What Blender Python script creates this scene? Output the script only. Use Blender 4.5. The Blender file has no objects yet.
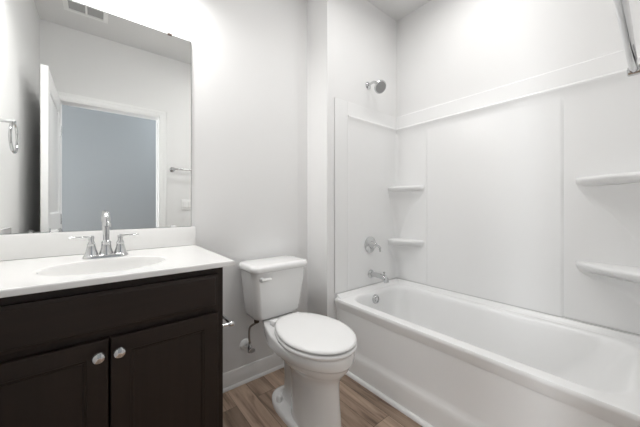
import bpy, bmesh, math
from mathutils import Vector, Matrix

C = bpy.context.scene.collection
sc = bpy.context.scene
S = 1.125                     # scene is laid out in units of the camera height (1.125 m)
PI = math.pi

# ------------------------------------------------------------------ camera, world, exposure
cam_d = bpy.data.cameras.new('camera')
cam = bpy.data.objects.new('camera', cam_d)
C.objects.link(cam)
cam.location = (0, 0, S)
cam.rotation_euler = (PI / 2, 0, -math.radians(38.97))
cam_d.sensor_width = 36
cam_d.lens = 275 / 640 * 36
cam_d.shift_y = -7 / 640
cam_d.clip_start = 0.02
sc.camera = cam
w = bpy.data.worlds.new('world')
sc.world = w
w.use_nodes = True
w.node_tree.nodes['Background'].inputs[0].default_value = (0.8, 0.88, 1, 1)
w.node_tree.nodes['Background'].inputs[1].default_value = 0.3
sc.view_settings.view_transform = 'Standard'
sc.view_settings.look = 'None'
sc.view_settings.gamma = 1
# added fill light behind the invented hall window, brightens the tub apron
FILL = 120.0
dl = bpy.data.lights.new('hall_end_fill', 'AREA')
dl.shape = 'RECTANGLE'; dl.size = 1.4 * S; dl.size_y = 0.78 * S; dl.energy = FILL; dl.color = (0.93, 0.97, 1)
do = bpy.data.objects.new('hall_end_fill', dl)
C.objects.link(do)
do.location = (-2.22 * S, -0.6 * S, 1.25 * S)
do.rotation_euler = (0, -PI / 2, 0)
sc.view_settings.exposure = -0.13
MOUTH = 3.9         # watts leaving the open foot of each vanity shade
BULB = 5.5         # emission of the vanity light's glass shades
CAN = 3.0          # watts of the recessed lamp over the tub
HALL = 9.0          # watts of the added hall ceiling fill
ROOM = 6.0         # watts of the added flush ceiling fill

# ------------------------------------------------------------------ materials
def mat(name, col, rough=0.5, metal=0.0, coat=0.0, bump=0.0, scale=200, emit=0, var=0.0, spec=0.5):
    m = bpy.data.materials.new(name)
    m.use_nodes = True
    nt = m.node_tree
    b = nt.nodes['Principled BSDF']
    b.inputs['Base Color'].default_value = (*col, 1)
    b.inputs['Roughness'].default_value = rough
    b.inputs['Metallic'].default_value = metal
    b.inputs['Coat Weight'].default_value = coat
    b.inputs['Coat Roughness'].default_value = 0.08
    b.inputs['Specular IOR Level'].default_value = spec
    tc = nt.nodes.new('ShaderNodeTexCoord')
    nz = nt.nodes.new('ShaderNodeTexNoise')
    nz.inputs['Scale'].default_value = scale
    nz.inputs['Detail'].default_value = 3
    nt.links.new(tc.outputs['Object'], nz.inputs['Vector'])
    if bump:
        bp = nt.nodes.new('ShaderNodeBump')
        bp.inputs['Strength'].default_value = bump
        bp.inputs['Distance'].default_value = 0.001
        nt.links.new(nz.outputs['Fac'], bp.inputs['Height'])
        nt.links.new(bp.outputs['Normal'], b.inputs['Normal'])
    if var:
        mx = nt.nodes.new('ShaderNodeMix')
        mx.data_type = 'RGBA'
        mx.inputs[6].default_value = (*[c * (1 - var) for c in col], 1)
        mx.inputs[7].default_value = (*[min(1, c * (1 + var)) for c in col], 1)
        nt.links.new(nz.outputs['Fac'], mx.inputs[0])
        nt.links.new(mx.outputs[2], b.inputs['Base Color'])
    if emit:
        b.inputs['Emission Color'].default_value = (1, 0.99, 0.978, 1)
        b.inputs['Emission Strength'].default_value = emit
    return m

def wood_mat(name, c1, c2, rough, axis, coat=0.0):
    """fine straight grain along one axis"""
    m = mat(name, c1, rough, coat=coat, spec=0.3)
    nt = m.node_tree
    b = nt.nodes['Principled BSDF']
    nz = [n for n in nt.nodes if n.type == 'TEX_NOISE'][0]
    tc = [n for n in nt.nodes if n.type == 'TEX_COORD'][0]
    mp = nt.nodes.new('ShaderNodeMapping')
    sc_ = [60, 60, 60]
    sc_[axis] = 3
    mp.inputs['Scale'].default_value = sc_
    nt.links.new(tc.outputs['Object'], mp.inputs['Vector'])
    nt.links.new(mp.outputs['Vector'], nz.inputs['Vector'])
    nz.inputs['Scale'].default_value = 1
    nz.inputs['Detail'].default_value = 4
    mx = nt.nodes.new('ShaderNodeMix')
    mx.data_type = 'RGBA'
    mx.inputs[6].default_value = (*c1, 1)
    mx.inputs[7].default_value = (*c2, 1)
    nt.links.new(nz.outputs['Fac'], mx.inputs[0])
    nt.links.new(mx.outputs[2], b.inputs['Base Color'])
    return m

def floor_mat():
    m = bpy.data.materials.new('plank_floor')
    m.use_nodes = True
    nt = m.node_tree
    N, L = nt.nodes, nt.links
    b = N['Principled BSDF']
    tc = N.new('ShaderNodeTexCoord')
    sp = N.new('ShaderNodeSeparateXYZ')
    cb = N.new('ShaderNodeCombineXYZ')
    L.new(tc.outputs['Object'], sp.inputs[0])
    L.new(sp.outputs['Y'], cb.inputs['X'])
    L.new(sp.outputs['X'], cb.inputs['Y'])
    br = N.new('ShaderNodeTexBrick')
    br.offset = 0.37
    br.inputs['Scale'].default_value = 1
    br.inputs['Brick Width'].default_value = 0.92
    br.inputs['Row Height'].default_value = 0.122
    br.inputs['Mortar Size'].default_value = 0.0012
    br.inputs['Mortar Smooth'].default_value = 0.3
    br.inputs['Color1'].default_value = (0, 0, 0, 1)
    br.inputs['Color2'].default_value = (1, 1, 1, 1)
    br.inputs['Mortar'].default_value = (0.5, 0.5, 0.5, 1)
    L.new(cb.outputs[0], br.inputs['Vector'])
    # each board reads its own slice of the grain
    ofs = N.new('ShaderNodeVectorMath'); ofs.operation = 'MULTIPLY_ADD'
    ofs.inputs[1].default_value = (7, 3, 11)
    L.new(br.outputs['Color'], ofs.inputs[0])
    mp = N.new('ShaderNodeMapping')
    mp.inputs['Scale'].default_value = (2.2, 26, 1)
    L.new(cb.outputs[0], mp.inputs['Vector'])
    L.new(mp.outputs[0], ofs.inputs[2])
    n1 = N.new('ShaderNodeTexNoise')
    n1.inputs['Scale'].default_value = 1
    n1.inputs['Detail'].default_value = 6
    n1.inputs['Roughness'].default_value = 0.62
    n1.inputs['Distortion'].default_value = 0.6
    L.new(ofs.outputs[0], n1.inputs['Vector'])
    r1 = N.new('ShaderNodeValToRGB')
    e = r1.color_ramp.elements
    e[0].position = 0.28; e[0].color = (0.115, 0.074, 0.052, 1)
    e[1].position = 0.72; e[1].color = (0.64, 0.50, 0.39, 1)
    k = e.new(0.46); k.color = (0.41, 0.30, 0.225, 1)
    L.new(n1.outputs['Fac'], r1.inputs[0])
    mx = N.new('ShaderNodeMix'); mx.data_type = 'RGBA'; mx.blend_type = 'MULTIPLY'
    mx.inputs[0].default_value = 1
    r2 = N.new('ShaderNodeValToRGB')
    r2.color_ramp.elements[0].color = (0.68, 0.66, 0.64, 1)
    r2.color_ramp.elements[1].color = (1.25, 1.22, 1.2, 1)
    L.new(br.outputs['Color'], r2.inputs[0])
    L.new(r1.outputs[0], mx.inputs[6])
    L.new(r2.outputs[0], mx.inputs[7])
    m2 = N.new('ShaderNodeMix'); m2.data_type = 'RGBA'
    m2.inputs[7].default_value = (0.05, 0.033, 0.024, 1)
    L.new(br.outputs['Fac'], m2.inputs[0])
    L.new(mx.outputs[2], m2.inputs[6])
    L.new(m2.outputs[2], b.inputs['Base Color'])
    b.inputs['Roughness'].default_value = 0.42
    return m

M = {
    'wall': mat('wall_paint', (0.86, 0.858, 0.853), 0.6, bump=0.12, scale=350),
    'ceiling': mat('ceiling_paint', (0.79, 0.788, 0.783), 0.8, bump=0.15, scale=250),
    'hall': mat('hall_paint', (0.37, 0.392, 0.408), 0.6, bump=0.12, scale=350),
    'trim': mat('trim_paint', (0.92, 0.92, 0.915), 0.35),
    'acrylic': mat('white_acrylic', (0.90, 0.90, 0.896), 0.28, coat=0.15),
    'porcelain': mat('porcelain', (0.91, 0.908, 0.90), 0.12, coat=0.5),
    'seat': mat('white_plastic_seat', (0.91, 0.908, 0.90), 0.25),
    'plastic': mat('white_plastic', (0.9, 0.9, 0.89), 0.35),
    'clear': mat('clip_plastic', (0.8, 0.8, 0.8), 0.2),
    'marble': mat('white_cultured_marble', (0.91, 0.905, 0.89), 0.18, coat=0.4, scale=40, var=0.015),
    'chrome': mat('chrome', (0.62, 0.625, 0.63), 0.05, metal=1),
    'nozzle': mat('grey_nozzle_face', (0.33, 0.33, 0.33), 0.4, metal=0.3),
    'steel': mat('braided_steel', (0.33, 0.30, 0.27), 0.4, metal=0.7, bump=0.5, scale=900),
    'bronze': mat('dark_fitting', (0.10, 0.075, 0.06), 0.4, metal=0.5),
    'mirror': mat('mirror_silver', (0.93, 0.94, 0.93), 0.0, metal=1),
    'mirror_edge': mat('mirror_edge_glass', (0.16, 0.19, 0.18), 0.2),
    'wood': wood_mat('espresso_wood', (0.013, 0.0085, 0.0065), (0.027, 0.0165, 0.012), 0.42, 2),
    'wood_h': wood_mat('espresso_wood_across', (0.013, 0.0085, 0.0065), (0.027, 0.0165, 0.012), 0.42, 0),
    'dark': mat('dark_gap', (0.012, 0.010, 0.009), 0.7),
    'duct': mat('duct_shade', (0.10, 0.10, 0.10), 0.7),
    'louver': mat('louver_grey', (0.42, 0.42, 0.42), 0.5),
    'shade': mat('opal_glass_shade', (0.9, 0.9, 0.9), 0.3, emit=BULB),
    'lens': mat('lamp_lens', (0.9, 0.9, 0.9), 0.3, emit=4),
    'caulk': mat('grey_caulk', (0.68, 0.68, 0.67), 0.6),
    'rubber': mat('grey_rubber', (0.2, 0.2, 0.2), 0.6),
    'floor': floor_mat(),
}

# ------------------------------------------------------------------ mesh helpers (layout units)
def V(*a): return Vector(a)

def box(bm, x0, x1, y0, y1, z0, z1, bev=0.0, seg=2):
    vs = [bm.verts.new((x, y, z)) for z in (z0, z1) for y in (y0, y1) for x in (x0, x1)]
    fs = [(0, 2, 3, 1), (4, 5, 7, 6), (0, 1, 5, 4), (2, 6, 7, 3), (0, 4, 6, 2), (1, 3, 7, 5)]
    faces = [bm.faces.new([vs[i] for i in f]) for f in fs]
    if bev:
        ed = list({e for f in faces for e in f.edges})
        bmesh.ops.bevel(bm, geom=ed, offset=bev, segments=seg, profile=0.5, affect='EDGES')

def loft(bm, rings, cap0=True, cap1=True, closed=True):
    vr = [[bm.verts.new(p) for p in r] for r in rings]
    n = len(vr[0])
    for a, b in zip(vr, vr[1:]):
        for i in range(n if closed else n - 1):
            j = (i + 1) % n
            try: bm.faces.new((a[i], a[j], b[j], b[i]))
            except ValueError: pass
    if cap0: bm.faces.new(list(reversed(vr[0])))
    if cap1: bm.faces.new(vr[-1])
    return vr

def frame(d):
    d = d.normalized()
    u = d.cross(V(0, 0, 1))
    if u.length < 1e-3: u = V(1, 0, 0)
    u.normalize()
    return d, u, u.cross(d).normalized()

def lathe(bm, prof, o, axis, n=24, cap0=True, cap1=True):
    """prof: (radius, distance along axis)"""
    d, u, v = frame(Vector(axis))
    o = Vector(o)
    rings = [[o + d * t + (u * math.cos(2 * PI * i / n) + v * math.sin(2 * PI * i / n)) * max(r, 1e-4) for i in range(n)] for r, t in prof]
    loft(bm, rings, cap0, cap1)

def tube(bm, pts, r, n=12, squash=1.0):
    pts = [Vector(p) for p in pts]
    rs = r if isinstance(r, (list, tuple)) else [r] * len(pts)
    t0 = (pts[1] - pts[0]).normalized()
    _, u, v = frame(t0)
    rings = []
    for i, p in enumerate(pts):
        a = pts[max(0, i - 1)]; b = pts[min(len(pts) - 1, i + 1)]
        t = (b - a).normalized()
        q = t0.rotation_difference(t)
        u = q @ u; v = q @ v; t0 = t
        rings.append([p + (u * math.cos(2 * PI * k / n) + v * math.sin(2 * PI * k / n) * squash) * rs[i] for k in range(n)])
    loft(bm, rings)

def smooth_path(pts, k=8):
    P = [Vector(p) for p in pts]
    P = [P[0] * 2 - P[1]] + P + [P[-1] * 2 - P[-2]]
    out = []
    for i in range(1, len(P) - 2):
        for j in range(k):
            t = j / k
            a, b, c, d = P[i - 1], P[i], P[i + 1], P[i + 2]
            out.append(0.5 * ((2 * b) + (c - a) * t + (2 * a - 5 * b + 4 * c - d) * t * t + (3 * b - a - 3 * c + d) * t ** 3))
    out.append(P[-2])
    return out

def rrect(x0, x1, y0, y1, r, z, n=8):
    out = []
    for cx, cy, a0 in ((x1 - r, y1 - r, 0), (x0 + r, y1 - r, 90), (x0 + r, y0 + r, 180), (x1 - r, y0 + r, 270)):
        for i in range(n + 1):
            a = math.radians(a0 + 90 * i / n)
            out.append(V(cx + r * math.cos(a), cy + r * math.sin(a), z))
    return out

def empty(name, loc, label, cat, group=None):
    o = bpy.data.objects.new(name, None)
    o.empty_display_size = 0.1
    C.objects.link(o)
    o.location = Vector(loc) * S
    tag(o, label, cat, group)
    return o

def tag(o, label, cat, group=None):
    o['label'] = label
    o['category'] = cat
    if group: o['group'] = group
    return o

def mk(name, bm, m, parent=None, sharp=34, label=None):
    """link what bm holds as one mesh object (layout units -> metres), origin at its parent's or at its own base"""
    bmesh.ops.remove_doubles(bm, verts=bm.verts, dist=1e-5)
    bmesh.ops.recalc_face_normals(bm, faces=bm.faces)
    bmesh.ops.scale(bm, vec=(S, S, S), verts=bm.verts)
    base = V(0, 0, 0)
    p = parent
    while p is not None:
        base += Vector(p.location); p = p.parent
    own = V(0, 0, 0)
    if parent is None and name not in NO_ORIGIN:
        xs = [v.co for v in bm.verts]
        own = V((min(c.x for c in xs) + max(c.x for c in xs)) / 2, (min(c.y for c in xs) + max(c.y for c in xs)) / 2, min(c.z for c in xs))
    bmesh.ops.translate(bm, vec=-(base + own), verts=bm.verts)
    lim = math.radians(sharp)
    for f in bm.faces: f.smooth = True
    for e in bm.edges:
        if len(e.link_faces) != 2 or e.calc_face_angle(0) > lim: e.smooth = False
    me = bpy.data.meshes.new(name)
    bm.to_mesh(me); bm.free()
    me.materials.append(m)
    o = bpy.data.objects.new(name, me)
    C.objects.link(o)
    o.location = own
    o.parent = parent
    if label: o['label'] = label
    return o

NO_ORIGIN = set()
def B(): return bmesh.new()

def struct(name, bm, m, label, cat, parent=None):
    NO_ORIGIN.add(name)
    o = mk(name, bm, m, parent)
    o['kind'] = 'structure'
    if parent is None: tag(o, label, cat)
    return o

# ------------------------------------------------------------------ the room
WY = 1.49        # vanity wall
LX = -0.346      # left wall
DY = -0.03       # door wall, room side
EY = 1.2908        # drywall at the plumbing end of the tub
RX = 1.815       # long wall behind the tub
GX = 1.102       # side of the furred-out wall beside the toilet
CZ = 2.443       # ceiling
HY = -1.10       # hall wall
T = 0.1

bm = B(); box(bm, -2.2, 2.4, HY - T, WY + T, -0.1, 0)
struct('floor', bm, M['floor'], 'brown wood plank floor under the toilet', 'floor')
bm = B(); box(bm, -2.2, 2.4, HY - T, WY + T, CZ, CZ + 0.1)
struct('ceiling', bm, M['ceiling'], 'smooth white ceiling above the tub', 'ceiling')
bm = B(); box(bm, LX - T, 1.022, WY, WY + T, 0, CZ)
# strip by the inside corner tilted back on purpose, so it shades darker
loft(bm, [[V(1.022, WY, z), V(GX, WY + 0.009, z), V(GX, WY + T, z), V(1.022, WY + T, z)] for z in (0, CZ)])
struct('wall_back', bm, M['wall'], 'pale grey wall behind the vanity and the toilet', 'wall')
bm = B(); box(bm, GX, RX + T, EY, WY + T, 0, CZ)
struct('wall_wing', bm, M['wall'], 'pale grey wall at the shower head end of the tub', 'wall')
bm = B(); box(bm, RX, RX + T, DY - 0.1, EY, 0, CZ)
struct('wall_right', bm, M['wall'], 'long white wall along the back of the tub', 'wall')
bm = B(); box(bm, LX - T, LX, DY, WY, 0, CZ)
struct('wall_left', bm, M['wall'], 'pale wall at the left end of the vanity, seen in the mirror', 'wall')
# door wall with its opening
OX0, OX1, OZ = -0.232, 0.45, 1.842
bm = B()
box(bm, LX - T, OX0 - 0.017, DY - 0.1, DY, 0, CZ)
box(bm, OX1 + 0.017, RX, DY - 0.1, DY, 0, CZ)
box(bm, OX0 - 0.017, OX1 + 0.017, DY - 0.1, DY, OZ + 0.017, CZ)
struct('wall_front', bm, M['wall'], 'pale wall around the doorway, reflected in the mirror', 'wall')
# hall beyond the doorway
bm = B(); box(bm, -2.2, 2.4, HY - T, HY, 0, CZ)
struct('wall_hall', bm, M['hall'], 'blue grey hall wall seen through the reflected doorway', 'wall')
bm = B()
WYA, WYB, WZA, WZB = -1.0, -0.2, 0.55, 1.95  # invented opening that lets the hall fill light in
for q in ((HY, WYA, 0, CZ), (WYB, DY - 0.1, 0, CZ), (WYA, WYB, 0, WZA), (WYA, WYB, WZB, CZ)): box(bm, -2.2, -2.1, *q)
struct('wall_hall_left', bm, M['hall'], 'hall end wall to the left beyond the doorway', 'wall')
bm = B(); box(bm, 2.3, 2.4, HY, DY - 0.1, 0, CZ)
struct('wall_hall_right', bm, M['hall'], 'hall end wall to the right beyond the doorway', 'wall')

bm = B()
for q in ((WYA, WYA + 0.03, WZA, WZB), (WYB - 0.03, WYB, WZA, WZB), (WYA + 0.03, WYB - 0.03, WZA, WZA + 0.03), (WYA + 0.03, WYB - 0.03, WZB - 0.03, WZB), (WYA + 0.03, WYB - 0.03, 1.235, 1.265)):
    box(bm, -2.18, -2.13, *q, 0.002, 1)
struct('added_window_1', bm, M['trim'], 'added white window frame in front of the hall fill light, out of view', 'window')  # made-up window, only dresses the opening for the fill light

# door casing and jamb (both sides of the wall)
def casing(bm, y, s):
    wdt = 0.068
    for k, (dp, a, b) in enumerate(((0.010, 0.0, wdt), (0.015, 0.012, wdt - 0.004), (0.018, 0.042, wdt - 0.010))):
        y0, y1 = sorted((y, y + s * dp))
        box(bm, OX0 - b, OX0 - a, y0, y1, 0, OZ + b, 0.002, 1)
        box(bm, OX1 + a, OX1 + b, y0, y1, 0, OZ + b, 0.002, 1)
        box(bm, OX0 - b, OX1 + b, y0, y1 - 0.0002 * k, OZ + a, OZ + b, 0.002, 1)
bm = B()
casing(bm, DY, 1); casing(bm, DY - 0.1, -1)
box(bm, OX0 - 0.017, OX0, DY - 0.1, DY, 0, OZ)
box(bm, OX1, OX1 + 0.017, DY - 0.1, DY, 0, OZ)
box(bm, OX0 - 0.017, OX1 + 0.017, DY - 0.1, DY, OZ, OZ + 0.017)
box(bm, OX1 - 0.010, OX1, DY - 0.075, DY - 0.04, 0, OZ)       # door stop
box(bm, OX0, OX0 + 0.006, DY - 0.075, DY - 0.04, 0, OZ)
struct('trim_1', bm, M['trim'], 'white door casing around the reflected doorway', 'door frame')

# baseboards with shoe moulding
def skirt(bm, p0, p1, nrm):
    """p0 -> p1 along the wall foot; nrm points into the room"""
    prof = [(0, 0), (0.018, 0), (0.018, 0.008), (0.0145, 0.015), (0.011, 0.018), (0.011, 0.068), (0.0075, 0.078), (0.0075, 0.086), (0.003, 0.094), (0, 0.094)]
    n = V(*nrm, 0)
    loft(bm, [[V(p[0], p[1], 0) + n * a + V(0, 0, z) for a, z in prof] for p in (p0, p1)])
bm = B(); skirt(bm, (0.36, WY), (GX, WY), (0, -1))
struct('baseboard_back', bm, M['trim'], 'white baseboard under the wall behind the toilet', 'baseboard')
bm = B(); skirt(bm, (GX, EY), (GX, WY - 0.018), (-1, 0))
struct('baseboard_wing', bm, M['trim'], 'short white baseboard between toilet and tub', 'baseboard')
bm = B(); skirt(bm, (LX, DY + 0.019), (LX, 0.985), (1, 0))
struct('baseboard_left', bm, M['trim'], 'white baseboard along the left wall behind the open door', 'baseboard')
bm = B(); skirt(bm, (OX1 + 0.069, DY), (1.155, DY), (0, 1)); skirt(bm, (LX + 0.019, DY), (OX0 - 0.069, DY), (0, 1))
struct('baseboard_front', bm, M['trim'], 'white baseboard on the doorway wall beside the tub', 'baseboard')
bm = B(); skirt(bm, (-2.099, HY), (2.299, HY), (0, 1))
struct('baseboard_hall', bm, M['trim'], 'white baseboard on the hall wall', 'baseboard')

# ------------------------------------------------------------------ door leaf, opened against the left wall
def door_leaf():
    hx, hy = OX0 + 0.004, DY + 0.012
    L, th, z0, z1 = 0.70, 0.032, 0.010, 1.835
    # sunk panels with a raised field, on both faces
    root = empty('door_1', (hx, hy, 0), 'white two-panel door standing open, reflected in the mirror', 'door')
    root['kind'] = 'structure'
    bm = B()
    st = 0.10
    zs = (z0, 0.21, 0.83, 0.95, 1.73, z1)
    e = 0.0006
    box(bm, -th, 0, 0, st, z0, z1); box(bm, -th, 0, L - st, L, z0, z1)
    for a, b in ((zs[0], zs[1]), (zs[2], zs[3]), (zs[4], zs[5])): box(bm, -th, 0, st, L - st, a, b)
    d, c = 0.009, 0.018
    for a, b in ((zs[1], zs[2]), (zs[3], zs[4])):
        for s, x in ((1, 0), (-1, -th)):
            def rect(k, off): return [V(x - s * k, st + off, a + off), V(x - s * k, L - st - off, a + off), V(x - s * k, L - st - off, b - off), V(x - s * k, st + off, b - off)]
            loft(bm, [rect(0, 0), rect(d * 0.5, c * 0.5), rect(d, c * 0.55), rect(d, c * 1.3), rect(d * 0.25, c * 2.6)], False, True)
    bmesh.ops.translate(bm, vec=(hx, hy, 0), verts=bm.verts)
    mk('door_leaf', bm, M['trim'], root, 25)
    for s, x in ((1, hx), (-1, hx - th)):
        bm = B()
        lathe(bm, [(0.026, 0), (0.026, 0.005), (0.011, 0.008), (0.009, 0.03), (0.02, 0.036), (0.025, 0.048), (0.021, 0.058), (0.0, 0.061)], (x, hy + L - 0.055, 0.84), (s, 0, 0))
        mk('door_knob', bm, M['chrome'], root, label='chrome door knob')
    for z in (0.2, 0.9, 1.6):
        bm = B()
        lathe(bm, [(0.006, -0.04), (0.006, 0.04)], (hx - 0.005 + 0.006, hy - 0.002, z), (0, 0, 1), 10)
        mk('hinge', bm, M['chrome'], root, label='metal hinge')
    return root
door_leaf()

# ------------------------------------------------------------------ ceiling register (seen in the mirror)
rx0, rx1, ry0, ry1 = -0.19, 0.062, 0.245, 0.415
reg = empty('ceiling_register', ((rx0 + rx1) / 2, (ry0 + ry1) / 2, CZ), 'white ceiling air register with two slotted grilles, at the mirror top', 'air vent')
bm = B(); zf = CZ - 0.012
fw, cb_ = 0.028, 0.012
xm = (rx0 + rx1) / 2
for a in ((rx0, rx1, ry0, ry0 + fw), (rx0, rx1, ry1 - fw, ry1), (rx0, rx0 + fw, ry0 + fw, ry1 - fw), (rx1 - fw, rx1, ry0 + fw, ry1 - fw), (xm - cb_ / 2, xm + cb_ / 2, ry0 + fw, ry1 - fw)):
    box(bm, *a, zf, CZ, 0.0015, 1)
mk('register_frame', bm, M['plastic'], reg)
for x0, x1 in ((rx0 + fw, xm - cb_ / 2), (xm + cb_ / 2, rx1 - fw)):
    bm = B()
    box(bm, x0, x1, ry0 + fw, ry1 - fw, CZ - 0.0012, CZ - 0.0002)  # flat dark sheet stands in for the shade inside the duct
    g = mk('grille', bm, M['duct'], reg, label='slotted grille, dark backing for the shade in the duct')
    bm = B()
    k = 7
    for i in range(k):
        y = ry0 + fw + (i + 0.5) * (ry1 - ry0 - 2 * fw) / k
        loft(bm, [[V(x, y - 0.006, CZ - 0.0055), V(x, y - 0.005, CZ - 0.0062), V(x, y + 0.005, CZ - 0.0028), V(x, y + 0.004, CZ - 0.002)] for x in (x0, x1)])
    mk('louver', bm, M['louver'], g)

# ------------------------------------------------------------------ lamps
cx, cy = 1.44, 0.66
rl = empty('recessed_light', (cx, cy, CZ), 'round white recessed ceiling light over the tub', 'ceiling light')
bm = B(); lathe(bm, [(0.052, 0), (0.075, 0.0), (0.075, -0.004), (0.070, -0.008), (0.054, -0.006), (0.052, -0.001)], (cx, cy, CZ), (0, 0, 1), 32, False, False)
mk('trim_ring', bm, M['trim'], rl)
bm = B(); lathe(bm, [(0.052, -0.0035), (0.052, -0.0005)], (cx, cy, CZ), (0, 0, 1), 32)
mk('lens', bm, M['lens'], rl)
ld = bpy.data.lights.new('recessed_lamp', 'AREA'); ld.shape = 'DISK'; ld.size = 0.10; ld.energy = CAN; ld.color = (1, 0.99, 0.978); ld.spread = math.radians(170)
lo = bpy.data.objects.new('recessed_lamp', ld); C.objects.link(lo); lo.parent = rl; lo.location = (0, 0, -0.012)

cx, cy = 0.95, 0.68
fl = empty('fill_flush_light', (cx, cy, CZ), 'invented round flush ceiling light, added out of view to fill the room', 'ceiling light')  # unseen fixture, added as fill for the room
bm = B(); lathe(bm, [(0.12, 0), (0.12, -0.012), (0.115, -0.016), (0.11, -0.016)], (cx, cy, CZ), (0, 0, 1), 40)
mk('base', bm, M['trim'], fl)
bm = B(); lathe(bm, [(0.11, -0.014), (0.108, -0.026), (0.09, -0.040), (0.05, -0.049), (0.0, -0.052)], (cx, cy, CZ), (0, 0, 1), 40)
mk('diffuser', bm, M['lens'], fl)
ld = bpy.data.lights.new('room_fill_lamp', 'AREA'); ld.shape = 'DISK'; ld.size = 0.24; ld.energy = ROOM; ld.color = (1, 0.99, 0.978)
lo = bpy.data.objects.new('room_fill_lamp', ld); C.objects.link(lo); lo.parent = fl; lo.location = (0, 0, -0.064)

vx, vz = 0.026, 2.24
vl = empty('vanity_light', (vx, WY, vz), 'chrome vanity light bar with glass shades above the mirror', 'wall light')
bm = B(); box(bm, vx - 0.24, vx + 0.24, WY - 0.02, WY, vz - 0.05, vz + 0.05, 0.006); mk('back_plate', bm, M['chrome'], vl)
for dx in (-0.17, 0, 0.17):
    bm = B(); tube(bm, smooth_path([(vx + dx, WY - 0.018, vz), (vx + dx, WY - 0.07, vz + 0.005), (vx + dx, WY - 0.10, vz - 0.01), (vx + dx, WY - 0.13, vz - 0.04)]), 0.009)
    lathe(bm, [(0.014, -0.02), (0.022, -0.025), (0.022, -0.05)], (vx + dx, WY - 0.13, vz), (0, 0, 1), 20)
    a = mk('lamp_arm', bm, M['chrome'], vl)
    bm = B(); lathe(bm, [(0.024, -0.045), (0.034, -0.06), (0.045, -0.10), (0.052, -0.15), (0.05, -0.152), (0.0, -0.152)], (vx + dx, WY - 0.13, vz), (0, 0, 1), 24)
    mk('lamp_shade', bm, M['shade'], vl)
    ld = bpy.data.lights.new('vanity_lamp', 'AREA'); ld.shape = 'DISK'; ld.size = 0.09 * S; ld.energy = MOUTH; ld.color = (1, 0.99, 0.978)
    lo = bpy.data.objects.new('vanity_lamp', ld); C.objects.link(lo); lo.parent = vl; lo.location = (dx * S, -0.13 * S, -0.156 * S)

cx, cy = 0.9, -0.6
hl = empty('hall_fill_light', (cx, cy, CZ), 'added flush ceiling fill light in the hall, out of view', 'ceiling light')  # unseen fixture, added to light the hall
bm = B(); lathe(bm, [(0.13, 0), (0.13, -0.02), (0.12, -0.024)], (cx, cy, CZ), (0, 0, 1), 32); mk('base', bm, M['trim'], hl)
bm = B(); lathe(bm, [(0.12, -0.024), (0.09, -0.045), (0.0, -0.055)], (cx, cy, CZ), (0, 0, 1), 32); mk('diffuser', bm, M['lens'], hl)
ld = bpy.data.lights.new('hall_fill_lamp', 'AREA'); ld.shape = 'DISK'; ld.size = 0.25; ld.energy = HALL; ld.color = (0.9, 0.95, 1)
lo = bpy.data.objects.new('hall_fill_lamp', ld); C.objects.link(lo); lo.parent = hl; lo.location = (0, 0, -0.066)

# ------------------------------------------------------------------ bathtub
TX, TY0, TY1, TZ = 1.156, -0.028, 1.2875, 0.425
BX = 1.80        # face of the surround on the long wall
tub = empty('bathtub', ((TX + BX) / 2, (TY0 + TY1) / 2, 0), 'white alcove bathtub with stepped apron along the long wall', 'bathtub')
def tring(x0, x1, y0, y1, r, z, z_back=None):
    pts = rrect(x0, x1, y0, y1, r, z, 10)
    return pts
rings = [
    tring(TX + 0.016, RX - 0.004, TY0 + 0.002, EY - 0.003, 0.004, TZ - 0.06),
    tring(TX + 0.002, RX - 0.004, TY0 + 0.001, EY - 0.003, 0.006, TZ - 0.020),
    tring(TX, RX - 0.004, TY0, EY - 0.003, 0.008, TZ - 0.010),
    tring(TX + 0.004, RX - 0.004, TY0 + 0.002, EY - 0.003, 0.010, TZ - 0.002),
    tring(TX + 0.014, RX - 0.006, TY0 + 0.008, EY - 0.006, 0.014, TZ),
    tring(TX + 0.019, RX - 0.008, TY0 + 0.012, EY - 0.008, 0.016, TZ),
    tring(1.203, 1.757, 0.045, 1.231, 0.105, TZ),
    tring(1.208, 1.752, 0.050, 1.226, 0.105, TZ),
    tring(1.216, 1.744, 0.058, 1.220, 0.105, TZ - 0.003),
    tring(1.224, 1.737, 0.068, 1.214, 0.105, TZ - 0.013),
    tring(1.230, 1.731, 0.080, 1.210, 0.105, TZ - 0.035),
    tring(1.243, 1.720, 0.130, 1.202, 0.11, TZ - 0.12),
    tring(1.258, 1.707, 0.200, 1.190, 0.12, TZ - 0.22),
    tring(1.278, 1.690, 0.265, 1.175, 0.13, TZ - 0.29),
    tring(1.305, 1.665, 0.310, 1.145, 0.13, TZ - 0.325),
    tring(1.345, 1.625, 0.360, 1.110, 0.12, TZ - 0.338),
]
bm = B(); loft(bm, rings, False, True)
mk('tub_shell', bm, M['acrylic'], tub, 50)
# raised bead where the deck meets the wall panels
bm = B()
pr = [(0, -0.004), (0, 0.020), (0.017, 0.020), (0.021, 0.018), (0.025, 0.010), (0.031, 0.005), (0.040, 0.002), (0.044, -0.004)]
loft(bm, [[V(RX - 0.004 - a, y, TZ - 0.001 + z) for a, z in pr] for y in (TY0 + 0.004, EY - 0.004)])
loft(bm, [[V(x, EY - 0.004 - a, TZ - 0.001 + z) for a, z in pr] for x in (TX + 0.02, RX - 0.004)])
mk('deck_bead', bm, M['acrylic'], tub, 50)
bm = B(); box(bm, BX + 0.001, RX - 0.004, TY0 + 0.004, EY - 0.004, TZ + 0.0192, TZ + 0.0250); box(bm, TX + 0.02, BX + 0.001, TY1 + 0.001, EY - 0.004, TZ + 0.0192, TZ + 0.0250)
mk('caulk_line', bm, M['caulk'], tub, label='grey caulk line along the wall panels')
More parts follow.
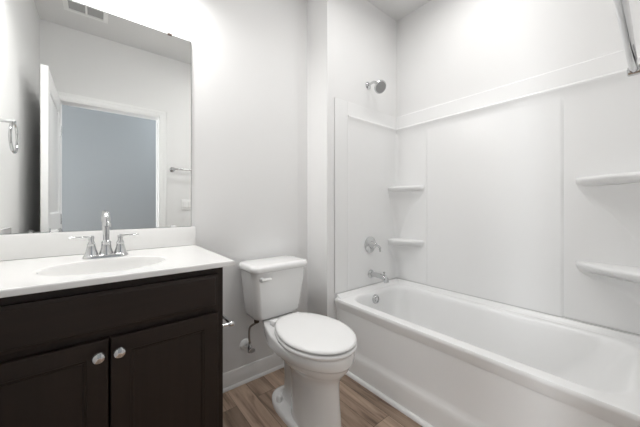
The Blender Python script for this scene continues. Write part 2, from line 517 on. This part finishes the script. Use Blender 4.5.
# apron: flat upper face, flare, proud lower skirt
pr = [(0.008, 0.0), (0.008, 0.10), (0.009, 0.118), (0.013, 0.132), (0.018, 0.145), (0.0195, 0.16), (0.0195, 0.36), (0.015, 0.385), (0.006, 0.4), (0.004, 0.41), (0.04, 0.41), (0.04, 0.0)]
bm = B(); loft(bm, [[V(TX + a, y, z) for a, z in pr] for y in (TY0 + 0.001, TY1 + 0.012)])
mk('apron', bm, M['acrylic'], tub, 60)
bm = B()
o = V(1.458, 1.2060, 0.376)
lathe(bm, [(0.031, -0.004), (0.031, 0.004), (0.027, 0.010), (0.022, 0.010), (0.021, 0.006), (0.015, 0.006), (0.013, 0.011), (0.0, 0.013)], o, (0, -1, 0.09), 32)
mk('overflow_plate', bm, M['chrome'], tub, label='round chrome overflow plate')
bm = B(); lathe(bm, [(0.028, 0), (0.028, 0.003), (0.02, 0.005), (0.0, 0.007)], (1.48, 1.0, TZ - 0.3385), (0, 0, 1), 24)
mk('drain', bm, M['chrome'], tub, label='chrome drain')
# white shoe moulding at the foot of the apron
bm = B(); loft(bm, [[V(TX + 0.008 - a, y, z) for a, z in ((0, 0), (0.016, 0), (0.016, 0.007), (0.012, 0.015), (0.005, 0.019), (0, 0.019))] for y in (DY + 0.02, EY - 0.001)])
struct('trim_2', bm, M['trim'], 'white shoe moulding on the floor along the tub apron', 'trim')

# ------------------------------------------------------------------ tub surround
sur = empty('tub_surround', (BX, 0.65, TZ), 'white moulded shower wall panels above the tub', 'shower surround')
ZB, ZL, ZT = TZ + 0.0262, 1.592, 1.690
SY0 = 0.0        # near end panel face
# wall profile: (offset out of the wall plane towards the tub, z)
def prof(rec): return [(-rec, ZB), (-rec, ZL - 0.13), (-rec, ZL - 0.11), (-rec * 0.6, ZL - 0.06), (0.002, ZL - 0.025), (0.008, ZL - 0.012), (0.0115, ZL - 0.005), (0.012, ZL), (0.010, ZL + 0.004), (0.003, ZL + 0.0085), (0.000, ZL + 0.010), (0.000, ZL + 0.011), (0.000, ZT - 0.003), (-0.003, ZT)]
def band(bm, place, cols, back):
    """cols: (along, recess); place(along, out, z)"""
    rows = [[place(s, o_, z) for o_, z in prof(r)] for s, r in cols]
    grid = [[bm.verts.new(p) for p in r] for r in rows]
    for a, b in zip(grid, grid[1:]):
        for i in range(len(a) - 1): bm.faces.new((a[i], a[i + 1], b[i + 1], b[i]))
    # close towards the wall
    bk = [[bm.verts.new(place(s, -back, z)) for z in (ZB, ZT)] for s, r in cols]
    for k in range(len(grid) - 1):
        a, b, c, d = grid[k], grid[k + 1], bk[k], bk[k + 1]
        bm.faces.new((a[0], b[0], d[0], c[0])); bm.faces.new((a[-1], c[1], d[1], b[-1])); bm.faces.new((c[0], d[0], d[1], c[1]))
    for g, k in ((grid[0], bk[0]), (grid[-1], bk[-1])): bm.faces.new(g + [k[1], k[0]])
rc = 0.0085
bm = B()
cols = [(SY0 - 0.012, rc), (0.292, rc), (0.302, rc), (0.310, 0.0015), (0.318, 0), (0.324, 0), (1.018, 0), (1.024, 0), (1.032, 0.0015), (1.040, rc), (1.050, rc), (TY1 + 0.012, rc)]
band(bm, lambda s, o_, z: V(BX - o_, s, z), cols, RX - BX - 0.001)
mk('back_panel', bm, M['acrylic'], sur, 32)
# plumbing end: flat front flange column, then the panel with the lip
def endpanel(name, fy, sgn, back):
    bm = B()
    re = 0.0018
    cols = [(1.275, 0.0), (1.281, 0.001), (1.288, re), (1.294, re), (1.64, re), (BX - 0.0005, re)]
    band(bm, lambda s, o_, z: V(s, fy - sgn * o_, z), cols, back)
    y0, y1 = sorted((fy - sgn * 0.0004, fy + sgn * back))
    box(bm, TX + 0.004, 1.275, y0, y1, ZB, ZT, 0.002, 1)
    y0, y1 = sorted((fy - sgn * 0.0008, fy + sgn * back))
    box(bm, TX + 0.004, TX + 0.018, y0, y1, ZB, ZT - 0.006, 0.003, 2)
    return mk(name, bm, M['acrylic'], sur, 32)
endpanel('end_panel', TY1, 1, EY - TY1 - 0.001)
endpanel('end_panel', SY0, -1, 0.029)
# rounded inside corners
for fy, s in ((TY1, -1), (SY0, 1)):
    bm = B()
    r = 0.03
    def arc(rr, z, e=0.010): return [V(BX + e, fy - s * e, z)] + [V(BX + e - rr + 0 * rr * math.sin(a), fy - s * e, z) if False else V(BX + rc - rr * (1 - math.sin(a)), fy - s * 0.0018 + s * rr * (1 - math.cos(a)), z) for a in [PI / 2 * i / 8 for i in range(9)]]
    loft(bm, [arc(r, ZB), arc(r, ZL - 0.02)])
    mk('corner_cove', bm, M['acrylic'], sur, 60)

def corner_shelf(fy, s, zt, a, b, drop):
    """shelf in the corner (BX, fy); a along the end wall, b along the long wall; s = direction away from the end wall"""
    bm = B()
    X0, Y0 = BX + 0.007, fy - s * 0.005
    def ring(ka, kb, bulge, z):
        pts = [V(X0, Y0, z)]
        A, Bq = V(X0 - a * ka, Y0, z), V(X0, Y0 + s * b * kb, z)
        n = 16
        for i in range(n + 1):
            t = i / n
            p = A.lerp(Bq, t)
            out = V(-b, s * a, 0).normalized()
            # flat-fronted with rounded ends
            p = p + out * bulge * (1 - abs(2 * t - 1) ** 3)
            pts.append(p)
        return pts
    t = 0.044
    k0 = 0.22
    rings = []
    for i in range(13):                     # hollow gusset that narrows downwards
        q = i / 12
        k = k0 + (0.97 - k0) * q ** 1.1
        rings.append(ring(k, k, (-0.34 * (1 - q ** 5) + 0.06 * q ** 5) * k * a * b / math.hypot(a, b), zt - t - 0.002 - drop * (1 - q)))
    rings += [ring(0.97, 0.97, 0.004, zt - t + 0.002), ring(0.985, 0.985, 0.022, zt - t + 0.010), ring(1.0, 1.0, 0.034, zt - t + 0.022), ring(1.0, 1.0, 0.037, zt - 0.014), ring(1.0, 1.0, 0.037, zt - 0.008),
              ring(0.985, 0.985, 0.034, zt - 0.002), ring(0.96, 0.96, 0.029, zt)]
    loft(bm, rings)
    return mk('corner_shelf', bm, M['acrylic'], sur, 50)
corner_shelf(TY1, -1, 1.150, 0.105, 0.235, 0.33)
corner_shelf(TY1, -1, 0.757, 0.105, 0.235, 0.14)
corner_shelf(SY0, 1, 1.138, 0.165, 0.262, 0.33)
corner_shelf(SY0, 1, 0.738, 0.165, 0.262, 0.14)

# ------------------------------------------------------------------ shower fittings
PX = 1.497
sh = empty('showerhead', (1.487, EY, 1.79), 'chrome shower head on a bent arm above the surround', 'shower head')
hx, hz = 1.478, 1.848
bm = B(); lathe(bm, [(0.026, 0), (0.026, 0.004), (0.018, 0.010), (0.011, 0.013)], (hx, EY, hz), (0, -1, 0), 24); mk('flange', bm, M['chrome'], sh)
bm = B(); tube(bm, smooth_path([(hx, EY - 0.005, hz), (hx - 0.002, EY - 0.04, hz + 0.008), (hx - 0.002, EY - 0.066, hz + 0.002), (hx, EY - 0.080, hz - 0.026)]), 0.0085); mk('shower_arm', bm, M['chrome'], sh)
ho, hd = V(hx, EY - 0.080, hz - 0.024), V(-0.22, -0.80, -0.56).normalized()
bm = B(); lathe(bm, [(0.010, -0.004), (0.013, 0.004), (0.012, 0.012), (0.016, 0.020), (0.034, 0.030), (0.043, 0.040), (0.044, 0.048), (0.041, 0.052), (0.0, 0.052)], ho, hd, 28); hb = mk('spray_head', bm, M['chrome'], sh)
bm = B(); lathe(bm, [(0.038, 0.051), (0.036, 0.054), (0.012, 0.055), (0.0, 0.0555)], ho, hd, 28); mk('nozzle_face', bm, M['nozzle'], hb, label='grey nozzle face')

vy = TY1 + 0.0013
sv = empty('shower_valve', (PX, vy, 0.70), 'round chrome shower valve with a lever on the end panel', 'shower valve')
vo = V(PX, vy, 0.731)
bm = B(); lathe(bm, [(0.058, 0), (0.058, 0.004), (0.050, 0.009), (0.030, 0.012), (0.026, 0.014)], vo, (0, -1, 0), 36); mk('trim_plate', bm, M['chrome'], sv)
bm = B(); lathe(bm, [(0.026, 0.010), (0.023, 0.022), (0.019, 0.034), (0.019, 0.050), (0.015, 0.056), (0.0, 0.058)], vo, (0, -1, 0), 24); kn = mk('valve_handle', bm, M['chrome'], sv)
bm = B(); tube(bm, [vo + V(0.0, -0.044, 0), vo + V(0.03, -0.048, -0.008), vo + V(0.048, -0.05, -0.022), vo + V(0.05, -0.05, -0.05)], [0.009, 0.009, 0.008, 0.006]); mk('lever', bm, M['chrome'], kn)

ts = empty('tub_spout', (PX, vy, 0.54), 'chrome tub spout with a lift knob over the drain end', 'tub spout')
so = V(PX + 0.006, vy, 0.524)
bm = B(); lathe(bm, [(0.030, 0), (0.030, 0.006), (0.024, 0.012), (0.018, 0.016)], so, (0, -1, 0), 28); mk('flange', bm, M['chrome'], ts)
bm = B(); tube(bm, [so + V(0, -0.008, 0), so + V(0, -0.05, 0.001), so + V(0, -0.095, 0.0), so + V(0, -0.118, -0.004), so + V(0, -0.132, -0.015), so + V(0, -0.138, -0.034)], [0.0165, 0.0165, 0.018, 0.0195, 0.0195, 0.016], 20); mk('spout', bm, M['chrome'], ts)
bm = B(); lathe(bm, [(0.0045, 0.014), (0.0045, 0.026), (0.008, 0.028), (0.008, 0.034), (0.0, 0.036)], so + V(0, -0.118, 0), (0, 0, 1), 14); mk('diverter_knob', bm, M['chrome'], ts)

# ------------------------------------------------------------------ toilet
TCX = 0.775
to = empty('toilet', (TCX, 1.15, 0), 'white two-piece toilet with closed lid between vanity and tub', 'toilet')
def egg(hw, yf, yb, z, rear=0.8, n=48, yc=None, p=2.0):
    """outline: elliptical nose towards -Y, squarer rear of half width hw*rear"""
    if yc is None: yc = yf + (yb - yf) * 0.52
    out = []
    for i in range(n):
        a = 2 * PI * i / n
        c, s = math.cos(a), math.sin(a)
        if s <= 0:
            out.append(V(TCX + hw * math.copysign(abs(c) ** (2 / p), c), yc - (yc - yf) * abs(s) ** (2 / p), z))
        else:
            q = 3.2
            yy = abs(s) ** (2 / q)
            xx = abs(c) ** (2 / q)
            wd = hw * (1 - (1 - rear) * yy ** 1.5)
            out.append(V(TCX + wd * math.copysign(xx, c), yc + (yb - yc) * yy, z))
    return out
RZ = 0.395
rings = [
    egg(0.086, 0.842, 1.13, 0.0, 0.85), egg(0.086, 0.841, 1.13, 0.02, 0.85), egg(0.083, 0.843, 1.13, 0.07, 0.85), egg(0.079, 0.850, 1.13, 0.15, 0.85),
    egg(0.078, 0.853, 1.14, 0.22, 0.85), egg(0.082, 0.850, 1.16, 0.255, 0.85), egg(0.094, 0.838, 1.18, 0.277, 0.85), egg(0.114, 0.822, 1.21, 0.297, 0.80),
    egg(0.133, 0.808, 1.24, 0.315, 0.72), egg(0.145, 0.800, 1.28, 0.331, 0.62), egg(0.149, 0.797, 1.31, 0.340, 0.58), egg(0.158, 0.790, 1.36, 0.343, 0.54), egg(0.161, 0.788, 1.41, 0.349, 0.48, yc=1.05),
    egg(0.161, 0.788, 1.445, 0.385, 0.42, yc=1.03), egg(0.159, 0.790, 1.445, 0.392, 0.42, yc=1.03), egg(0.154, 0.795, 1.44, RZ, 0.41, yc=1.03)]
bm = B(); loft(bm, rings)
bowl = mk('bowl', bm, M['porcelain'], to, 60)
# foot flange and the trapway behind the pedestal
bm = B()
def oval(hw, y0, y1, z, q=2.6, n=40):
    yc, hy_ = (y0 + y1) / 2, (y1 - y0) / 2
    f = lambda t: math.copysign(abs(t) ** (2 / q), t)
    return [V(TCX + hw * f(math.cos(2 * PI * i / n)), yc + hy_ * f(math.sin(2 * PI * i / n)), z) for i in range(n)]
loft(bm, [oval(0.103, 0.87, 1.305, 0), oval(0.103, 0.87, 1.305, 0.014), oval(0.100, 0.875, 1.30, 0.022), oval(0.088, 0.885, 1.285, 0.026), oval(0.050, 0.95, 1.25, 0.032), oval(0.044, 0.97, 1.235, 0.06),
          oval(0.043, 1.0, 1.23, 0.14), oval(0.046, 1.0, 1.235, 0.22), oval(0.056, 1.0, 1.26, 0.28), oval(0.065, 1.0, 1.30, 0.32), oval(0.066, 1.0, 1.36, 0.346), oval(0.062, 1.0, 1.40, 0.36)])
mk('base', bm, M['porcelain'], to, 60)
for s in (-1, 1):
    bm = B(); lathe(bm, [(0.016, 0), (0.016, 0.016), (0.013, 0.026), (0.007, 0.031), (0.0, 0.032)], (TCX + s * 0.066, 1.20, 0.0255), (0, 0, 1), 18); mk('bolt_cap', bm, M['plastic'], to)
# seat and lid
def seat_rings(zs):
    return [egg(0.163 - d, 0.780 + d, 1.232 - d, z, 0.66, yc=1.0) for d, z in zs]
bm = B(); loft(bm, seat_rings([(0.012, RZ + 0.001), (0.003, RZ + 0.003), (0.0, RZ + 0.009), (0.001, RZ + 0.016), (0.006, RZ + 0.0195), (0.03, RZ + 0.0195)]))
mk('seat', bm, M['seat'], to, 60)
bm = B(); loft(bm, seat_rings([(0.018, RZ + 0.0255), (0.006, RZ + 0.0265), (0.002, RZ + 0.0295), (0.003, RZ + 0.035), (0.008, RZ + 0.0395), (0.02, RZ + 0.0425), (0.06, RZ + 0.0455), (0.12, RZ + 0.0465)]))
mk('lid', bm, M['seat'], to, 60)
for s in (-1, 1):
    bm = B(); box(bm, TCX + s * 0.07 - 0.022, TCX + s * 0.07 + 0.022, 1.222, 1.258, RZ - 0.002, RZ + 0.026, 0.008, 3); mk('hinge', bm, M['seat'], to)
# tank
def tank_ring(hw, yf, yb, z, bow=0.014, r=0.035, n=8):
    pts = rrect(TCX - hw, TCX + hw, yf, yb, r, z, n)
    for p in pts:
        k = max(0, (yb - p.y) / (yb - yf))
        p.y -= bow * k * (1 - ((p.x - TCX) / hw) ** 2)
    return pts
bm = B(); loft(bm, [tank_ring(0.124, 1.325, 1.455, RZ + 0.003), tank_ring(0.135, 1.315, 1.46, RZ + 0.010), tank_ring(0.143, 1.308, 1.462, RZ + 0.03), tank_ring(0.151, 1.297, 1.466, RZ + 0.11), tank_ring(0.160, 1.289, 1.468, RZ + 0.19), tank_ring(0.166, 1.286, 1.468, RZ + 0.262)])
tk = mk('tank', bm, M['porcelain'], to, 60)
bm = B(); zl = RZ + 0.2625
loft(bm, [tank_ring(0.168, 1.283, 1.470, zl), tank_ring(0.173, 1.274, 1.472, zl + 0.003), tank_ring(0.176, 1.271, 1.473, zl + 0.009), tank_ring(0.176, 1.271, 1.473, zl + 0.024), tank_ring(0.173, 1.274, 1.472, zl + 0.031), tank_ring(0.168, 1.283, 1.468, zl + 0.0365), tank_ring(0.15, 1.30, 1.455, zl + 0.0385)])
mk('tank_lid', bm, M['porcelain'], to, 50)
bm = B(); lx, lz = TCX - 0.122, RZ + 0.228
lathe(bm, [(0.013, -0.006), (0.013, 0.012), (0.010, 0.016), (0, 0.017)], (lx, 1.288, lz), (0, -1, 0), 18)
tube(bm, [(lx - 0.006, 1.270, lz), (lx + 0.02, 1.267, lz + 0.001), (lx + 0.036, 1.264, lz + 0.001), (lx + 0.046, 1.264, lz)], [0.009, 0.0085, 0.008, 0.006], 12)
mk('flush_lever', bm, M['plastic'], to, label='white flush lever')

# water supply
sx, sz = 0.656, 0.213
sp = empty('supply_valve', (sx, WY, sz), 'water supply stop valve and hose on the wall behind the toilet', 'water valve')
bm = B(); lathe(bm, [(0.032, 0), (0.031, 0.006), (0.022, 0.014), (0.012, 0.017)], (sx, WY, sz), (0, -1, 0), 28); mk('escutcheon', bm, M['plastic'], sp, label='white round wall plate')
bm = B(); tube(bm, [(sx, WY - 0.012, sz), (sx, WY - 0.06, sz)], 0.008)
lathe(bm, [(0.012, -0.02), (0.013, -0.005), (0.013, 0.012), (0.008, 0.022), (0.008, 0.034)], (sx, WY - 0.06, sz), (0, 0, 1), 16); mk('valve_body', bm, M['chrome'], sp, label='chrome valve body')
bm = B(); tube(bm, [(sx, WY - 0.068, sz), (sx, WY - 0.085, sz)], 0.005); 
loft(bm, [[V(sx + 0.017 * math.cos(2 * PI * i / 20), y, sz + 0.011 * math.sin(2 * PI * i / 20)) for i in range(20)] for y in (WY - 0.085, WY - 0.094)])
mk('valve_handle', bm, M['chrome'], sp)
bx, by, tz = 0.683, 1.40, RZ + 0.003
bm = B(); tube(bm, smooth_path([(sx, WY - 0.06, sz + 0.03), (sx - 0.006, WY - 0.064, sz + 0.075), (sx - 0.004, WY - 0.07, tz - 0.065), (sx + 0.010, by + 0.003, tz - 0.045), (bx - 0.006, by, tz - 0.040), (bx, by, tz - 0.028)]), 0.0055); mk('hose', bm, M['steel'], sp, label='braided hose')
bm = B(); lathe(bm, [(0.010, -0.040), (0.014, -0.037), (0.016, -0.012), (0.013, -0.008), (0.013, -0.0005)], (bx, by, tz), (0, 0, 1), 16); mk('coupling_nut', bm, M['bronze'], sp, label='dark coupling nut')

# ------------------------------------------------------------------ vanity cabinet
FX0, FX1 = -0.298, 0.350          # cabinet box
FY = 0.987                         # face frame plane
VZ = 0.787                         # underside of the worktop
cab = empty('vanity_cabinet', (0.026, 1.23, 0), 'dark espresso vanity cabinet with two doors and a false drawer', 'cabinet')
bm = B()
for q in ((FX0, FX0 + 0.012, FY + 0.0165, WY - 0.002, 0.09, VZ - 0.0005), (FX1 - 0.012, FX1, FY + 0.0165, WY - 0.002, 0.09, VZ - 0.0005),
          (FX0 + 0.012, FX1 - 0.012, FY + 0.0165, WY - 0.002, 0.09, 0.105), (FX0 + 0.012, FX1 - 0.012, WY - 0.010, WY - 0.002, 0.105, VZ - 0.0005)):
    box(bm, *q)
mk('cabinet_box', bm, M['wood'], cab)
bm = B()
fr = 0.036
box(bm, FX0, FX0 + fr, FY, FY + 0.0165, 0.09, VZ - 0.0005, 0.001, 1)
box(bm, FX1 - fr, FX1, FY, FY + 0.0165, 0.0, VZ - 0.0005, 0.001, 1)
box(bm, FX0 + fr, FX1 - fr, FY, FY + 0.0165, VZ - 0.035, VZ - 0.0005)
box(bm, FX0 + fr, FX1 - fr, FY, FY + 0.0165, 0.615, 0.66)
box(bm, FX0 + fr, FX1 - fr, FY, FY + 0.0165, 0.09, 0.14)
mk('face_frame', bm, M['wood'], cab)
bm = B(); box(bm, FX0, FX1, FY + 0.06, FY + 0.075, 0, 0.09); box(bm, FX1 - 0.014, FX1, FY + 0.075, WY - 0.02, 0, 0.09); mk('toe_kick', bm, M['dark'], cab)
bm = B(); box(bm, LX + 0.001, FX0, FY + 0.002, FY + 0.018, 0.0, VZ - 0.0005); mk('filler_strip', bm, M['wood'], cab)
def shaker(x0, x1, z0, z1, st, rt, d):
    """framed front facing -Y: chamfered outer edge, stepped inner edge, sunk flat panel"""
    bm = B()
    yb, yf = FY - 0.0005, FY - 0.018
    def r(y, o_, p_=0): return [V(x0 + o_, y, z0 + p_), V(x1 - o_, y, z0 + p_), V(x1 - o_, y, z1 - p_), V(x0 + o_, y, z1 - p_)]
    loft(bm, [r(yb, 0), r(yf + 0.003, 0, 0), r(yf + 0.0008, 0.001, 0.001), r(yf, 0.003, 0.003), r(yf, st - 0.006, rt - 0.006), r(yf + 0.002, st - 0.004, rt - 0.004), r(yf + 0.0025, st, rt), r(yf + d, st + 0.005, rt + 0.005), r(yf + d, st + 0.006, rt + 0.006)])
    return bm
mid = 0.026
def drawer_front():
    bm = B()
    yb, yf = FY - 0.0005, FY - 0.018
    x0, x1, z0, z1 = FX0 + 0.022, FX1 - 0.022, 0.650, 0.764
    def r(y, o_): return [V(x0 + o_, y, z0 + o_), V(x1 - o_, y, z0 + o_), V(x1 - o_, y, z1 - o_), V(x0 + o_, y, z1 - o_)]
    loft(bm, [r(yb, 0), r(yf + 0.004, 0), r(yf + 0.0025, 0.004), r(yf + 0.002, 0.009), r(yf, 0.011), r(yf, 0.02)])
    return bm
mk('drawer_front', drawer_front(), M['wood_h'], cab, 25)
for x0, x1, kx in ((FX0 + 0.022, mid - 0.0022, mid - 0.024), (mid + 0.0022, FX1 - 0.022, mid + 0.022)):
    d = mk('door', shaker(x0, x1, 0.105, 0.630, 0.052, 0.050, 0.007), M['wood'], cab, 20)
    bm = B()
    lathe(bm, [(0.0075, 0), (0.0065, 0.004), (0.0055, 0.010), (0.009, 0.014), (0.0145, 0.017), (0.0155, 0.021), (0.013, 0.0255), (0.007, 0.028), (0.0, 0.0285)], (kx, FY - 0.018, 0.592), (0, -1, 0), 24)
    mk('knob', bm, M['chrome'], d, label='round polished metal knob')

# ------------------------------------------------------------------ vanity top with integral oval basin
WX0, WX1, WY0, WY1 = LX + 0.001, 0.386, 0.9646, WY - 0.001
WZ = 0.806
ex, ey, ea, eb = 0.027, 1.166, 0.168, 0.132
vt = empty('countertop', (0.02, 1.22, VZ), 'white cultured marble vanity top with an oval sink', 'countertop')
angs = sorted({round(2 * PI * i / 96, 6) for i in range(96)} | {round(math.atan2(y - ey, x - ex) % (2 * PI), 6) for x in (WX0, WX1) for y in (WY0, WY1)})
def to_rect(a, ins, z):
    c, s = math.cos(a), math.sin(a)
    k = min(((WX1 - ins if c > 0 else WX0 + ins) - ex) / c if abs(c) > 1e-9 else 1e9, ((WY1 - ins if s > 0 else WY0 + ins) - ey) / s if abs(s) > 1e-9 else 1e9)
    return V(ex + k * c, ey + k * s, z)
def ell(k, z, dy=0.0):
    out = []
    for a in angs:
        c, s = math.cos(a), math.sin(a)
        r_ = 1 / math.sqrt((c / ea) ** 2 + (s / eb) ** 2)
        out.append(V(ex + k * r_ * c, ey + k * r_ * s + dy, z))
    return out
bm = B()
loft(bm, [ell(1.06, VZ), [to_rect(a, 0.001, VZ) for a in angs], [to_rect(a, 0, VZ + 0.003) for a in angs], [to_rect(a, 0, WZ - 0.005) for a in angs], [to_rect(a, 0.0015, WZ - 0.0015) for a in angs], [to_rect(a, 0.005, WZ) for a in angs], [to_rect(a, 0.008, WZ) for a in angs], ell(1.07, WZ), ell(1.05, WZ), ell(1.0, WZ - 0.001)], False, False)
mk('slab', bm, M['marble'], vt, 15)
bm = B()
bs = [(1.0, -0.001), (0.985, -0.005), (0.972, -0.018), (0.95, -0.040), (0.89, -0.064), (0.78, -0.083), (0.62, -0.105), (0.40, -0.117), (0.18, -0.121), (0.11, -0.122)]
loft(bm, [ell(k, WZ + z) for k, z in bs], False, True)
mk('basin', bm, M['marble'], vt, 60)
bm = B(); lathe(bm, [(0.021, 0), (0.021, 0.002), (0.016, 0.004), (0.012, 0.002), (0, 0.004)], (ex, ey, WZ - 0.1215), (0, 0, 1), 24); mk('drain', bm, M['chrome'], vt, label='chrome drain')
bm = B(); box(bm, WX0, WX1 - 0.002, WY - 0.0195, WY1, WZ + 0.0002, 0.899, 0.004, 2); mk('backsplash', bm, M['marble'], vt)
bm = B(); box(bm, WX0, WX0 + 0.018, WY0 + 0.006, WY - 0.020, WZ + 0.0002, 0.899, 0.004, 2); mk('side_splash', bm, M['marble'], vt)

# ------------------------------------------------------------------ faucet
fx, fy, fz = 0.026, 1.345, WZ + 0.0003
fa = empty('faucet', (fx, fy, fz), 'chrome two-handle faucet behind the oval sink', 'faucet')
bm = B()
def stad(hx_, hy_, z): return rrect(fx - hx_, fx + hx_, fy - hy_, fy + hy_, hy_ * 0.98, z, 8)
loft(bm, [stad(0.070, 0.026, fz), stad(0.070, 0.026, fz + 0.005), stad(0.066, 0.022, fz + 0.011), stad(0.060, 0.018, fz + 0.013)])
mk('base_plate', bm, M['chrome'], fa)
bm = B()
lathe(bm, [(0.024, 0.010), (0.021, 0.018), (0.017, 0.035), (0.0155, 0.052), (0.0165, 0.056), (0.014, 0.062), (0.010, 0.066)], (fx, fy, fz), (0, 0, 1), 24)
tube(bm, smooth_path([(fx, fy, fz + 0.055), (fx, fy, fz + 0.10), (fx, fy - 0.004, fz + 0.138), (fx, fy - 0.022, fz + 0.162), (fx, fy - 0.048, fz + 0.166), (fx, fy - 0.068, fz + 0.152), (fx, fy - 0.074, fz + 0.132)]), [0.0105 if i < 40 else 0.0115 for i in range(49)], 16)
lathe(bm, [(0.0115, 0), (0.0135, 0.004), (0.0135, 0.016), (0.010, 0.018)], (fx, fy - 0.0735, fz + 0.137), (0, -0.1, -1), 18)
mk('spout', bm, M['chrome'], fa)
for s in (-1, 1):
    hx_ = fx + s * 0.044
    bm = B(); lathe(bm, [(0.022, 0.010), (0.0195, 0.018), (0.0155, 0.032), (0.0125, 0.047), (0.0135, 0.051), (0.011, 0.057), (0.008, 0.064), (0.009, 0.072), (0.009, 0.080), (0.006, 0.083), (0, 0.084)], (hx_, fy, fz), (0, 0, 1), 20)
    h_ = mk('handle', bm, M['chrome'], fa)
    bm = B(); tube(bm, [(hx_ - s * 0.006, fy, fz + 0.076), (hx_ + s * 0.02, fy - 0.001, fz + 0.078), (hx_ + s * 0.05, fy - 0.003, fz + 0.079), (hx_ + s * 0.062, fy - 0.004, fz + 0.0795)], [0.007, 0.0065, 0.0055, 0.004], 12, 0.7); mk('lever', bm, M['chrome'], h_)

# ------------------------------------------------------------------ mirror
mx0, mx1, mz0, mz1 = LX + 0.002, 0.3667, 0.900, 1.829
mi = empty('mirror', (0.01, WY, mz0), 'large frameless mirror on the wall above the vanity top', 'mirror')
my = WY - 0.006
bm = B(); box(bm, mx0, mx1, my + 0.0004, WY - 0.001, mz0, mz1); mk('glass_edge', bm, M['mirror_edge'], mi)
bm = B(); vs = [bm.verts.new(p) for p in ((mx0 + .0012, my, mz0 + .0012), (mx1 - .0012, my, mz0 + .0012), (mx1 - .0012, my, mz1 - .0012), (mx0 + .0012, my, mz1 - .0012))]; bm.faces.new(vs)
vs2 = [bm.verts.new(v.co + V(0, 0.0004, 0)) for v in vs]; bm.faces.new(list(reversed(vs2)))
for i in range(4): bm.faces.new((vs[i], vs2[i], vs2[(i + 1) % 4], vs[(i + 1) % 4]))
mk('mirror_glass', bm, M['mirror'], mi, 10)
for x in (-0.13, 0.285):
    bm = B(); box(bm, x - 0.011, x + 0.011, my - 0.004, my - 0.0005, mz0 - 0.0005, mz0 + 0.009, 0.001, 1); mk('mirror_clip', bm, M['clear'], mi, label='small pale clip at the mirror foot')
for x in (-0.12, 0.27):
    bm = B(); box(bm, x - 0.009, x + 0.009, my - 0.004, WY - 0.001, mz1 - 0.006, mz1 + 0.004, 0.001, 1); mk('mirror_clip', bm, M['bronze'], mi, label='small dark clip at the mirror top')

# ------------------------------------------------------------------ toilet paper holder on the vanity side
tp = empty('toilet_paper_holder', (FX1, 1.10, 0.547), 'chrome empty paper holder on the side of the dark vanity', 'paper holder')
for y in (1.044, 1.185):
    bm = B(); lathe(bm, [(0.018, 0), (0.018, 0.004), (0.010, 0.010), (0.0065, 0.014), (0.0065, 0.043), (0.0100, 0.045), (0.0105, 0.052), (0.0100, 0.059), (0.0, 0.061)], (FX1, y, 0.547), (1, 0, 0), 18)
    mk('post', bm, M['chrome'], tp)
bm = B(); tube(bm, [(FX1 + 0.052, 1.050, 0.547), (FX1 + 0.052, 1.18, 0.547)], 0.0068); mk('roller', bm, M['chrome'], tp)

# ------------------------------------------------------------------ towel bar on the doorway wall
tb = empty('towel_bar', (0.83, DY, 1.358), 'straight chrome towel bar on the wall right of the doorway', 'towel bar')
tbz, tby = 1.360, 0.043
for x in (0.566, 1.105):
    bm = B(); lathe(bm, [(0.024, 0), (0.024, 0.004), (0.013, 0.010), (0.0085, 0.014), (0.0085, tby - DY - 0.012), (0.0125, tby - DY - 0.010), (0.0125, tby - DY + 0.010), (0.010, tby - DY + 0.012)], (x, DY, tbz), (0, 1, 0), 20)
    mk('post', bm, M['chrome'], tb)
bm = B(); tube(bm, [(0.566, tby, tbz), (1.105, tby, tbz)], 0.0085, 16); mk('bar', bm, M['chrome'], tb)

# ------------------------------------------------------------------ towel ring on the left wall
ry, rz = 1.17, 1.375
tr = empty('towel_ring', (LX, ry, rz), 'chrome towel ring on the left wall, at the mirror edge', 'towel ring')
bm = B(); lathe(bm, [(0.024, 0), (0.024, 0.004), (0.013, 0.010), (0.0075, 0.014), (0.0075, 0.05), (0.010, 0.052), (0.010, 0.064), (0.0, 0.066)], (LX, ry, rz), (1, 0, 0), 20); mk('post', bm, M['chrome'], tr)
bm = B()
n = 40; R_ = 0.066
pts = [V(LX + 0.058, ry + R_ * math.sin(2 * PI * i / n), rz - R_ - 0.004 + R_ * math.cos(2 * PI * i / n)) for i in range(n)]
rings = []
for i in range(n):
    c = V(LX + 0.058, ry, rz - R_ - 0.004)
    d = (pts[i] - c).normalized()
    rings.append([pts[i] + (d * math.cos(2 * PI * k / 10) + V(1, 0, 0) * math.sin(2 * PI * k / 10)) * 0.0055 for k in range(10)])
rings.append(rings[0])
loft(bm, rings, False, False); mk('ring', bm, M['chrome'], tr)

# ------------------------------------------------------------------ light switch by the doorway
sw = empty('light_switch', (0.70, DY, 1.02), 'white two-rocker switch plate below the towel bar', 'light switch')
bm = B(); box(bm, 0.648, 0.752, DY, DY + 0.008, 0.965, 1.070, 0.002, 2); mk('switch_plate', bm, M['plastic'], sw)
for x in (0.676, 0.724):
    bm = B(); box(bm, x - 0.0135, x + 0.0135, DY + 0.007, DY + 0.012, 0.990, 1.045, 0.0015, 1); mk('rocker', bm, M['seat'], sw)
